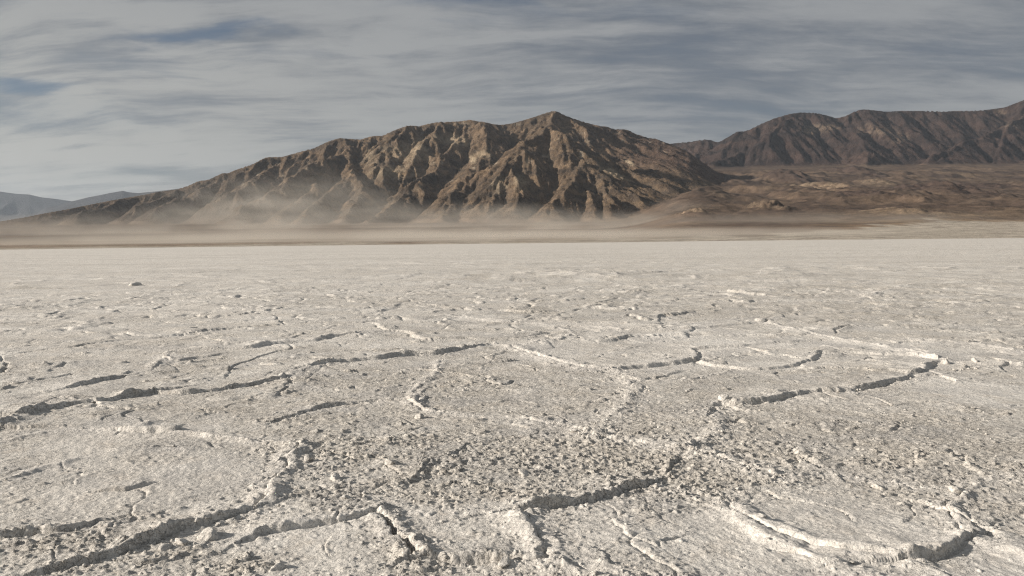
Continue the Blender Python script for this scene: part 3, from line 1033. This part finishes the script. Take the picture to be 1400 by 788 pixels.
grow = (1 + sstep(15, 60, DR) * .9) * (1 - .45 * sstep(900, 300, px_of_az(SX, SY)) * sstep(11, 20, DR))
gfac = 1 - np.exp(-(edge / (.75 * cellr)) ** 2)
crackline = np.exp(-(edge / (.018 * fatp)) ** 2) * .02
H += fw * (tilt * np.exp(-edge / .5) + curl) * grow * gfac - fw * crackline * lod(.2)
rub = np.maximum(rub, fw * np.exp(-edge / .12) * mod2 * .8)
# a finer broken net of low edges: cells about a metre across, standing only a finger high
q_x = SX + fbm(SX / .8, SY / .8, 3, 644) * .45; q_y = SY + fbm(SX / .8 + 9, SY / .8, 3, 645) * .45
for (cs, sd2, hh2, th0) in ((1.25, 656, .020, -.05), (.55, 658, .012, .02)):
    g1, g2, gid, gcx, gcy = worley(q_x / cs, q_y / cs, sd2)
    ge = (g2 - g1) * cs * .5
    brk = sstep(th0, th0 + .18, fbm(SX / 1.1, SY / 1.1, 3, sd2 + 1))
    rnd_h = hsh((gid * 9999).astype(np.int64), (gid * 77).astype(np.int64), sd2)
    wdt = np.maximum(.035, 1.4 * cell)
    H += brk * lod(cs * .5) * hh2 * (1 + 1.4 * sstep(9, 25, DR)) * ((rnd_h * 1.5) * (1 - np.exp(-(ge / (.75 * cellr)) ** 2)) * np.exp(-ge / (.12 * cs + wdt)) - .35 * np.exp(-(ge / (.5 * wdt)) ** 2))
    rub = np.maximum(rub, brk * .35 * np.exp(-ge / .06))
farr = sstep(18, 40, DR)
rdg = np.clip(1 - np.abs(fbm(SX / 7, SY / 7, 3, 665)) * 9, 0, 1) ** 2 * sstep(-.25, .25, fbm(SX / 12, SY / 12, 2, 667))
rdg2 = np.clip(1 - np.abs(fbm(SX / 22, SY / 22, 3, 668)) * 7, 0, 1) ** 2 * sstep(.0, .2, fbm(SX / 40, SY / 40, 2, 669))
H += farr * (rdg * .10 * lod(1.0) + rdg2 * .17 * lod(2.2)) * (1 - .4 * sstep(900, 300, px_of_az(SX, SY)))
# small blisters and bigger swells
H += fbm(SX / 1.1, SY / 1.1, 3, 660) * .012 + fbm(SX / 4.0, SY / 4.0, 2, 661) * .02
H += sstep(12, 40, DR) * fbm(SX / 9, SY / 5, 3, 662) * .05

# smooth pans and rough clod fields, from the photograph: (px, py, rx, ry, weight)
U = np.stack([SX, SY, np.full(SX.shape, -EYE)], -1) @ R3
upx = 700 + F * U[..., 0] / -U[..., 2]; upy = 394 - F * U[..., 1] / -U[..., 2]
rough = .42 + .35 * np.clip(fbm(SX / 1.3, SY / 1.3, 4, 670) * 1.5, -.8, 1)
for (cx_, cy_, rx_, ry_, wt_) in [
        (190, 660, 190, 60, -.34), (60, 700, 90, 40, -.15), (420, 745, 110, 40, -.30), (640, 735, 75, 32, -.26), (860, 725, 120, 38, -.18), (1170, 715, 150, 38, -.42),
        (1380, 770, 70, 30, -.3), (1040, 770, 120, 26, -.2), (990, 475, 260, 34, -.36), (1330, 520, 110, 26, -.3), (450, 480, 120, 16, -.15), (330, 468, 60, 8, -.3), (950, 592, 45, 10, -.3),
        (560, 620, 170, 60, .40), (760, 630, 170, 45, .42), (1180, 600, 240, 55, .42), (930, 650, 110, 40, .55), (860, 560, 120, 30, .28), (400, 570, 120, 40, .25), (430, 660, 60, 45, .12),
        (1330, 620, 110, 45, .2), (520, 520, 160, 24, .2), (100, 620, 120, 30, .05), (100, 770, 120, 25, .35), (320, 770, 110, 25, .35), (1200, 420, 260, 30, .2), (640, 520, 60, 30, .3)]:
    q = ((upx - cx_) / rx_) ** 2 + ((upy - cy_) / ry_) ** 2
    rough = rough + wt_ * np.exp(-q * 1.1)
rough = np.clip(.46 + (rough - .46) * 1.45, .0, 1.2)
rub = np.clip(rub, 0, 1.5)

# small upturned flakes on flat ground: each rises towards one side and breaks off sharply there
far_left = sstep(900, 300, upx) * sstep(10, 22, DR)
rough = rough * (1 - .6 * far_left)


def flakes(wave, seed, amp, dens, rad=.40):
    jx = SX + perlin(SX / (wave * 1.1), SY / (wave * 1.1), seed + 1) * wave * .38
    jy = SY + perlin(SX / (wave * 1.1) + 4, SY / (wave * 1.1), seed + 2) * wave * .38
    a1, a2, rid_, cx_, cy_ = worley(jx / wave, jy / (wave * .75), seed)
    r2 = hsh((rid_ * 99991).astype(np.int64), (rid_ * 771).astype(np.int64), seed + 9)
    ang = (rid_ - .5) * 3.4
    rr_ = rad * (.55 + .9 * r2)
    lean = -(cx_ * np.cos(ang) + cy_ * np.sin(ang)) / rr_
    side = (cx_ * np.sin(ang) - cy_ * np.cos(ang)) / rr_
    ins = sstep(1.0, .72, np.hypot(np.maximum(lean, lean * .6), side * .8))
    on = sstep(1 - dens - .04, 1 - dens + .04, hsh((rid_ * 5077).astype(np.int64), (rid_ * 37771).astype(np.int64), seed + 19))
    return (amp * on * ins * np.clip(lean * .6 + .55, 0, 1.2) * (.5 + .9 * r2)).astype(np.float32) * lod(wave * .62)


R0 = np.clip(rough * (.62 + .8 * sstep(-.3, .3, fbm(SX / .45, SY / .36, 3, 705))) + rub * .45, .0, 1.0)
fl = (flakes(.044, 710, .0125, .03 + .50 * R0) + flakes(.062, 700, .0145, .00 + .31 * R0) + flakes(.028, 712, .009, .08 + .52 * R0)
      + flakes(.13, 720, .017, .09 * R0) + flakes(.26, 725, .028, .20 * R0) * sstep(7, 13, DR))
fl = fl * (.50 + .52 * R0)
Rr = R0
H += fl * (1 + .35 * sstep(7, 12, DR)) * (1 - .5 * far_left)
b1, _, br1, _, _ = worley(WX / .10, WY / .10, 730)
H += (np.clip(.5 - b1, 0, 1) * 2) ** .7 * .018 * sstep(.86, .98, br1) * lod(.09) * np.clip(rough * .6 + rub, .1, 1.4)
b2, _, br2, _, _ = worley(WX / .062 + 9, WY / .062, 735)
H += (np.clip(.5 - b2, 0, 1) * 2) ** .7 * .019 * sstep(.55, .8, br2) * lod(.055) * np.clip(rub * 1.2 + rough * .18, 0, 1.3)
# wind-drawn streaks on the smooth pans and fine grain everywhere
ca, sa = math.cos(math.radians(-28)), math.sin(math.radians(-28))
H += (1 - np.clip(rough, 0, 1)) * fbm((SX * ca - SY * sa) / .10, (SX * sa + SY * ca) / .32, 3, 740) * .006 * lod(.1)
H += perlin(SX / .03, SY / .03, 745) * .0022 * lod(.03) + perlin(SX / .06, SY / .06, 746) * .004 * lod(.06) * (.5 + rough)
# farther off only the larger heaves still show; scattered chips of crust stand up
k1, _, kr1, _, _ = worley(SX / .5, SY / .5, 750)
H += (1 - .8 * far_left) * sstep(.80, .95, kr1) * np.clip(.34 - k1, 0, 1) * .16 * lod(.35) * sstep(7, 16, DR) * rough
k2, _, kr2, _, _ = worley(SX / 1.4, SY / 1.4, 752)
H += sstep(.90, .97, kr2) * np.clip(.16 - k2, 0, 1) * .25 * lod(.5) * sstep(14, 35, DR)
H -= .02 * sstep(120, 300, DR)
SZ = H + np.interp(DR, [0, 400, 900], [0, 0, .6])

# ---- plates: connected ground between cracks, found on a thinned grid
sr, sc2 = 3, 4
barrier = (np.minimum(crk, 9) < np.maximum(.035, .8 * cell)) | ((edge < np.maximum(.05, 1.0 * cell)) & (DR > 9.5) & (crk > .5))
Bq = barrier[:(NR2 // sr) * sr, :(NC2 // sc2) * sc2].reshape(NR2 // sr, sr, NC2 // sc2, sc2).any((1, 3))
lab = np.where(Bq, 0, -1)
nlab = 0
hh_, ww_ = lab.shape
for j0 in range(hh_):
    for i0 in range(ww_):
        if lab[j0, i0] == -1:
            nlab += 1
            st = [(j0, i0)]; lab[j0, i0] = nlab
            while st:
                j, i = st.pop()
                for a, b in ((j + 1, i), (j - 1, i), (j, i + 1), (j, i - 1)):
                    if 0 <= a < hh_ and 0 <= b < ww_ and lab[a, b] == -1:
                        lab[a, b] = nlab; st.append((a, b))
for _ in range(8):
    z0 = lab == 0
    if not z0.any(): break
    for ax, sh in ((0, 1), (0, -1), (1, 1), (1, -1)):
        r_ = np.roll(lab, sh, ax)
        lab = np.where(lab == 0, r_, lab)
cnt = np.bincount(lab.ravel(), minlength=nlab + 1)
order = [int(i) for i in np.argsort(-cnt) if i > 0 and cnt[i] > 90]
labF = np.repeat(np.repeat(lab, sr, 0), sc2, 1)
labF = np.pad(labF, ((0, NR2 - labF.shape[0]), (0, NC2 - labF.shape[1])), mode='edge')
labF[DR > 60] = 0
print("plates", len(order), cnt[order][:12])

mat_salt = bpy.data.materials.new("salt_crust")
mat_salt.use_nodes = True
mt = mat_salt.node_tree
b = mt.nodes['Principled BSDF']
k = NT(mt)
pos = k.position()
rgn = k.attr('roughness_zone', 'Fac')
pl = k.attr('rim_zone', 'Fac')
big = k.noise(pos, 0.45, 7, 0.66)
mid = k.noise(pos, 3.0, 8, 0.68)
fine = k.noise(pos, 45.0, 4, 0.7)
c1 = k.mix(k.ramp(big, (0.35, 0.68)), (0.76, 0.735, 0.685), (0.635, 0.605, 0.555))
huge = k.noise(k.mapping(pos, (0.6, 1.4, 1)), 0.055, 8, 0.7)
c1 = k.mix(k.math('MULTIPLY', k.ramp(huge, (0.47, 0.60)), 0.75), c1, (0.57, 0.545, 0.50))
c1 = k.mix(k.math('MULTIPLY', k.ramp(k.noise(pos, 0.18, 7, 0.68), (0.50, 0.62)), 0.5), c1, (0.70, 0.66, 0.60))
c1 = k.mix(k.math('MULTIPLY', k.ramp(mid, (0.50, 0.72)), 0.5), c1, (0.61, 0.545, 0.465))
c1 = k.mix(k.math('MULTIPLY', rgn, 0.62), c1, (0.575, 0.535, 0.47))
c1 = k.mix(k.math('MULTIPLY', k.ramp(k.noise(pos, 1.1, 6, 0.62), (0.48, 0.62)), 0.55), c1, (0.50, 0.485, 0.46))
c1 = k.mix(k.math('MULTIPLY', pl, 0.55), c1, (0.78, 0.745, 0.69))
rust = k.math('MULTIPLY', k.ramp(k.noise(pos, 5.0, 5, 0.65), (0.60, 0.74)), 0.30)
c1 = k.mix(rust, c1, (0.50, 0.40, 0.29))
spk = k.ramp(k.noise(pos, 22.0, 6, 0.75), (0.34, 0.50, 0.84, 1.0))
fl_ = k.math('MULTIPLY', spk, k.ramp(fine, (0.25, 0.75, 0.82, 1.18)))
vm = mt.nodes.new('ShaderNodeVectorMath'); vm.operation = 'SCALE'
k.link(c1, vm.inputs[0]); k.link(fl_, vm.inputs['Scale'])
mt.links.new(vm.outputs[0], b.inputs['Base Color'])
b.inputs['Roughness'].default_value = 0.9
b.inputs['Specular IOR Level'].default_value = 0.2
hb1 = k.noise(pos, 30.0, 7, 0.75)
hb2 = k.noise(pos, 7.0, 5, 0.65)
hb3 = k.noise(pos, 16.0, 4, 0.6, 1.2)
chips = k.math('MULTIPLY', k.ramp(hb3, (0.46, 0.60)), k.math('ADD', k.math('MULTIPLY', rgn, 1.0), 0.12))
n_ = k.bump(hb2, 0.6, 0.06)
n_ = k.bump(chips, 0.9, 0.017, n_)
n_ = k.bump(hb1, 0.9, 0.016, n_)
mt.links.new(n_, b.inputs['Normal'])

SV = np.stack([SX, SY, SZ], -1).reshape(-1, 3)
sat = {'roughness_zone': Rr.ravel().astype(np.float32), 'rim_zone': np.clip(palew + rub * .25 * (palew > .02), 0, 1).ravel().astype(np.float32)}
fl0 = labF[:-1, :-1]
quads = grid_mesh_data(NR2, NC2)[:, ::-1]
flat = fl0.ravel()
rest = ~np.isin(flat, order)
me = make_mesh('salt_flat', SV, quads[rest], True, sat)
salt = link_obj('salt_flat', me, mat_salt, kind='structure', label='white cracked salt crust filling the valley floor')
for i in order[:250]:
    sel = flat == i
    if sel.sum() < 400:
        continue
    me = make_mesh('salt_plate', SV, quads[sel], True, sat)
    link_obj('salt_plate', me, mat_salt, parent=salt)


def ground_z(x, y):
    a = math.atan2(x, y); d = math.hypot(x, y)
    i = int(np.clip((a + TH) / (2 * TH) * (NC2 - 1), 0, NC2 - 1)); j = int(np.clip(np.searchsorted(rr, d), 0, NR2 - 1))
    return float(SZ[j, i])


# ---- loose clods of salt: each a lumpy broken block of its own
def clod_mesh(name, size, seed, sub=3, squash=.62):
    import bmesh
    bm = bmesh.new()
    bmesh.ops.create_icosphere(bm, subdivisions=sub, radius=1.0)
    rnd = random.Random(seed)
    cuts = []
    for _ in range(7):
        v = Vector((rnd.gauss(0, 1), rnd.gauss(0, 1), rnd.gauss(0, .8))).normalized()
        cuts.append((v, rnd.uniform(.35, .75)))
    co = np.array([v.co for v in bm.verts])
    nx = fbm(co[:, 0] * 1.7 + seed, co[:, 1] * 1.7 + co[:, 2] * 2.1, 4, seed) * .38
    nf = fbm(co[:, 0] * 5 + seed, co[:, 1] * 5 + co[:, 2] * 5, 3, seed + 3) * .22
    for v, a_, b_ in zip(bm.verts, nx, nf):
        p = v.co * (1 + float(a_))
        for (c_, d_) in cuts:
            q = p.dot(c_)
            if q > d_:
                p -= c_ * (q - d_) * .85
        p *= (1 + float(b_))
        v.co = Vector((p.x * size[0], p.y * size[1], p.z * size[2]))
    me = bpy.data.meshes.new(name)
    bm.to_mesh(me); bm.free()
    for p in me.polygons: p.use_smooth = True
    n = len(me.vertices)
    a = me.attributes.new('roughness_zone', 'FLOAT', 'POINT'); a.data.foreach_set('value', np.full(n, .2, np.float32))
    a = me.attributes.new('rim_zone', 'FLOAT', 'POINT'); a.data.foreach_set('value', np.full(n, .45, np.float32))
    return me


CLODS = [  # px, py (foot), half width px, label
    (1095, 621, 11, 'pale pointed salt clod alone in the rough field right of centre'),
    (1201, 664, 13, 'low salt clod with a long dark shadow above the smooth streaked pan at right'),
    (533, 637, 11, 'dark pointed salt clod alone in the rough field left of centre'),
    (716, 650, 12, 'flat wedge of salt crust tipped up in the rough field above the long ledge'),
    (1040, 440, 8, 'dark upturned salt chip at the far corner of the smooth pan'),
    (184, 390, 10, 'small far mound of salt crust out on the left flat'),
    (389, 608, 9, 'round salt clod at the top corner of the big left plate'),
    (421, 633, 10, 'salt clod in the rubble band right of the big left plate'),
    (282, 737, 22, 'broad loose salt block lying under the lip of the big left plate'),
    (250, 745, 11, 'rounded salt clod beside the broad block under the left lip'),
    (227, 752, 9, 'smaller round salt clod at the left end of the row under the lip'),
    (459, 656, 12, 'shaded salt clod in the rubble left of the deep fissure'),
    (475, 684, 9, 'dark little salt clod just above the end of the deep fissure'),
    (1307, 672, 9, 'salt chip on the crack running up the right edge'),
    (1292, 497, 8, 'broken salt chip beyond the right corner of the smooth pan'),
    (1334, 497, 6, 'small dark salt chip on the smooth far pan at right'),
    (988, 549, 10, 'salt clod at the left end of the jagged ledge right of centre'),
    (1040, 712, 8, 'small salt clod at the start of the pale rim at lower right'),
    (380, 779, 13, 'round salt clod at the bottom edge left of the fissure'),
    (785, 594, 9, 'dark salt clod on the bend of the middle crack'),
    (573, 572, 9, 'salt clod at the crossing of the two middle cracks'),
    (690, 775, 15, 'thick salt lump at the bottom beside the puffed rim'),
    (1010, 668, 8, 'salt lump in the rubble between the ledge and the right pan'),
    (945, 628, 8, 'crumbly salt lump below the pale middle rim'),
]
rnd = random.Random(77)
for ci, (cx_, cy_, hw, lb) in enumerate(CLODS):
    gx_, gy_ = on_ground(cx_, cy_)
    gx_, gy_ = float(gx_), float(gy_)
    d = math.hypot(gx_, gy_)
    s_ = hw * d / F
    tall = {1: .5, 3: .4, 8: .55, 5: .35}.get(ci, rnd.uniform(.42, .62))
    me = clod_mesh('salt_clod', (s_, s_ * rnd.uniform(.7, 1.0), s_ * tall), 100 + ci * 3)
    o = link_obj('salt_clod', me, mat_salt, kind='thing', label=lb, category='salt clod', group='loose salt clods on the crust')
    o.location = (gx_, gy_, ground_z(gx_, gy_) + s_ * tall * .10)
    o.rotation_euler = (rnd.uniform(-.3, .3), rnd.uniform(-.3, .3), rnd.uniform(0, 6.28))

# ---- crumbs too many to count, one object, thrown along the ledges and over the rough fields
def crumbs(n, seed):
    r = np.random.RandomState(seed)
    wgt = (np.clip(rub, 0, 1.4) ** 1.6 * 1.0 + np.clip(rough - .45, 0, 1) * .35)
    jmax = np.searchsorted(rr, 15.0)
    area = (cellr * DR)[:jmax]
    wv = (wgt[:jmax] * area).ravel(); wv = wv / wv.sum()
    pick = r.choice(len(wv), n, p=wv)
    import bmesh
    bases = []
    for q in range(6):
        m_ = clod_mesh('tmp', (1, 1, 1), 900 + q * 5, 1)
        v = np.empty(len(m_.vertices) * 3, np.float32); m_.vertices.foreach_get('co', v)
        f = np.empty(len(m_.polygons) * 3, np.int32); m_.loops.foreach_get('vertex_index', f)
        bases.append((v.reshape(-1, 3), f.reshape(-1, 3)))
        bpy.data.meshes.remove(m_)
    V = []; Fc = []; off = 0
    px_ = SX[:jmax].ravel()[pick] + r.normal(0, .02, n); py_ = SY[:jmax].ravel()[pick] + r.normal(0, .02, n); pz_ = SZ[:jmax].ravel()[pick]
    rb = rub[:jmax].ravel()[pick]
    for i in range(n):
        v, f = bases[i % 6]
        s = .006 + .016 * r.rand() ** 2.5 * (.5 + min(rb[i], 1))
        s3 = s * np.array([r.uniform(.8, 1.5), r.uniform(.8, 1.5), r.uniform(.45, .9)])
        a = r.rand() * 6.28; ca_, sa_ = math.cos(a), math.sin(a)
        w_ = v * s3
        V.append(np.stack([w_[:, 0] * ca_ - w_[:, 1] * sa_ + px_[i], w_[:, 0] * sa_ + w_[:, 1] * ca_ + py_[i], w_[:, 2] + pz_[i] + s3[2] * .25], -1))
        Fc.append(f + off); off += len(v)
    V = np.concatenate(V); Fc = np.concatenate(Fc)
    me = bpy.data.meshes.new('salt_crumbs')
    me.vertices.add(len(V)); me.vertices.foreach_set('co', V.astype(np.float32).ravel())
    me.loops.add(Fc.size); me.loops.foreach_set('vertex_index', Fc.ravel().astype(np.int32))
    me.polygons.add(len(Fc)); me.polygons.foreach_set('loop_start', np.arange(len(Fc), dtype=np.int32) * 3)
    me.update(calc_edges=True)
    nn = len(V)
    a = me.attributes.new('roughness_zone', 'FLOAT', 'POINT'); a.data.foreach_set('value', np.full(nn, .3, np.float32))
    a = me.attributes.new('rim_zone', 'FLOAT', 'POINT'); a.data.foreach_set('value', np.full(nn, .3, np.float32))
    link_obj('salt_crumbs', me, mat_salt, kind='stuff', label='crumbs and chips of salt strewn along the cracks')


crumbs(3500, 5)
print("salt done")

# ================================================================== AIR: haze and blown dust
def box_mesh(name, x0, x1, y0, y1, z0, z1):
    me = bpy.data.meshes.new(name)
    v = [(x, y, z) for z in (z0, z1) for y in (y0, y1) for x in (x0, x1)]
    f = [(0, 2, 3, 1), (4, 5, 7, 6), (0, 1, 5, 4), (2, 6, 7, 3), (0, 4, 6, 2), (1, 3, 7, 5)]
    me.from_pydata(v, [], f)
    return me


hm = bpy.data.materials.new("haze_air")
hm.use_nodes = True
hm.node_tree.nodes.clear()
ho = hm.node_tree.nodes.new('ShaderNodeOutputMaterial')
hv = hm.node_tree.nodes.new('ShaderNodeVolumePrincipled')
hv.inputs['Color'].default_value = (0.74, 0.86, 1.0, 1)
hv.inputs['Density'].default_value = HAZE_DENSITY
hv.inputs['Anisotropy'].default_value = 0.2
hm.node_tree.links.new(hv.outputs[0], ho.inputs['Volume'])
link_obj('haze', box_mesh('haze', -25500, 25500, -25500, 25500, -4, 1900), hm, kind='stuff', label='thin blue haze that fades the far ridges')

# dust: (px, foot row, distance, half width m, half depth m, height m, density, lean)
DUST = [
    (230, 318, 2500, 760, 320, 85, .00045),
    (372, 312, 2900, 330, 240, 150, .0013),
    (425, 300, 3250, 470, 280, 240, .0007),
    (570, 312, 2850, 650, 260, 90, .0009),
    (800, 318, 2450, 620, 240, 55, .0011),
    (30, 322, 2200, 620, 240, 55, .0007),
    (925, 312, 2700, 180, 180, 50, .0004),
    (480, 326, 1400, 800, 260, 28, .0013),
    (440, 332, 860, 620, 150, 12, .0034),
    (930, 329, 1000, 420, 140, 12, .0028),
    (1080, 318, 1700, 700, 240, 26, .0005),
    (300, 265, 3800, 520, 280, 230, .0006),
    (700, 305, 3000, 420, 200, 85, .0009),
    (500, 255, 3700, 260, 220, 190, .0005),
]
for i, (dx_, dy_, dd_, hw, hd, ht, den_) in enumerate(DUST):
    d = pixel_dir(dx_, dy_)
    cx = d.x / d.y * dd_
    gz_ = float(base_height(np.array(cx), np.array(float(dd_))))
    import bmesh
    bm = bmesh.new()
    bmesh.ops.create_icosphere(bm, subdivisions=3, radius=1.0)
    me = bpy.data.meshes.new('dust_cloud')
    bm.to_mesh(me); bm.free()
    m = bpy.data.materials.new("blown_dust")
    m.use_nodes = True
    m.node_tree.nodes.clear()
    k = NT(m.node_tree)
    tco = k.n.new('ShaderNodeTexCoord').outputs['Object']
    ln = k.vmath('LENGTH', tco)
    body = k.ramp(ln, (0.15, 0.98, 1.0, 0.0))
    nz = k.noise(k.mapping(tco, (hw / 160.0, hd / 160.0, ht / 55.0), (0, math.radians(18), 0), (i * 3.1, i * 1.7, 0)), 1.0, 3, 0.6)
    nz = k.ramp(nz, (0.28, 0.74))
    dn = k.math('MULTIPLY', k.math('MULTIPLY', body, nz), den_ * 3.6)
    vol = k.n.new('ShaderNodeVolumePrincipled')
    vol.inputs['Color'].default_value = (0.93, 0.86, 0.76, 1)
    k.link(dn, vol.inputs['Density'])
    out = k.n.new('ShaderNodeOutputMaterial')
    k.l.new(vol.outputs[0], out.inputs['Volume'])
    o = link_obj('dust_cloud', me, m, kind='stuff', label='tan dust blowing low along the foot of the mountain')
    o.location = (cx, dd_, gz_ + ht * .22)
    o.scale = (hw, hd, ht)
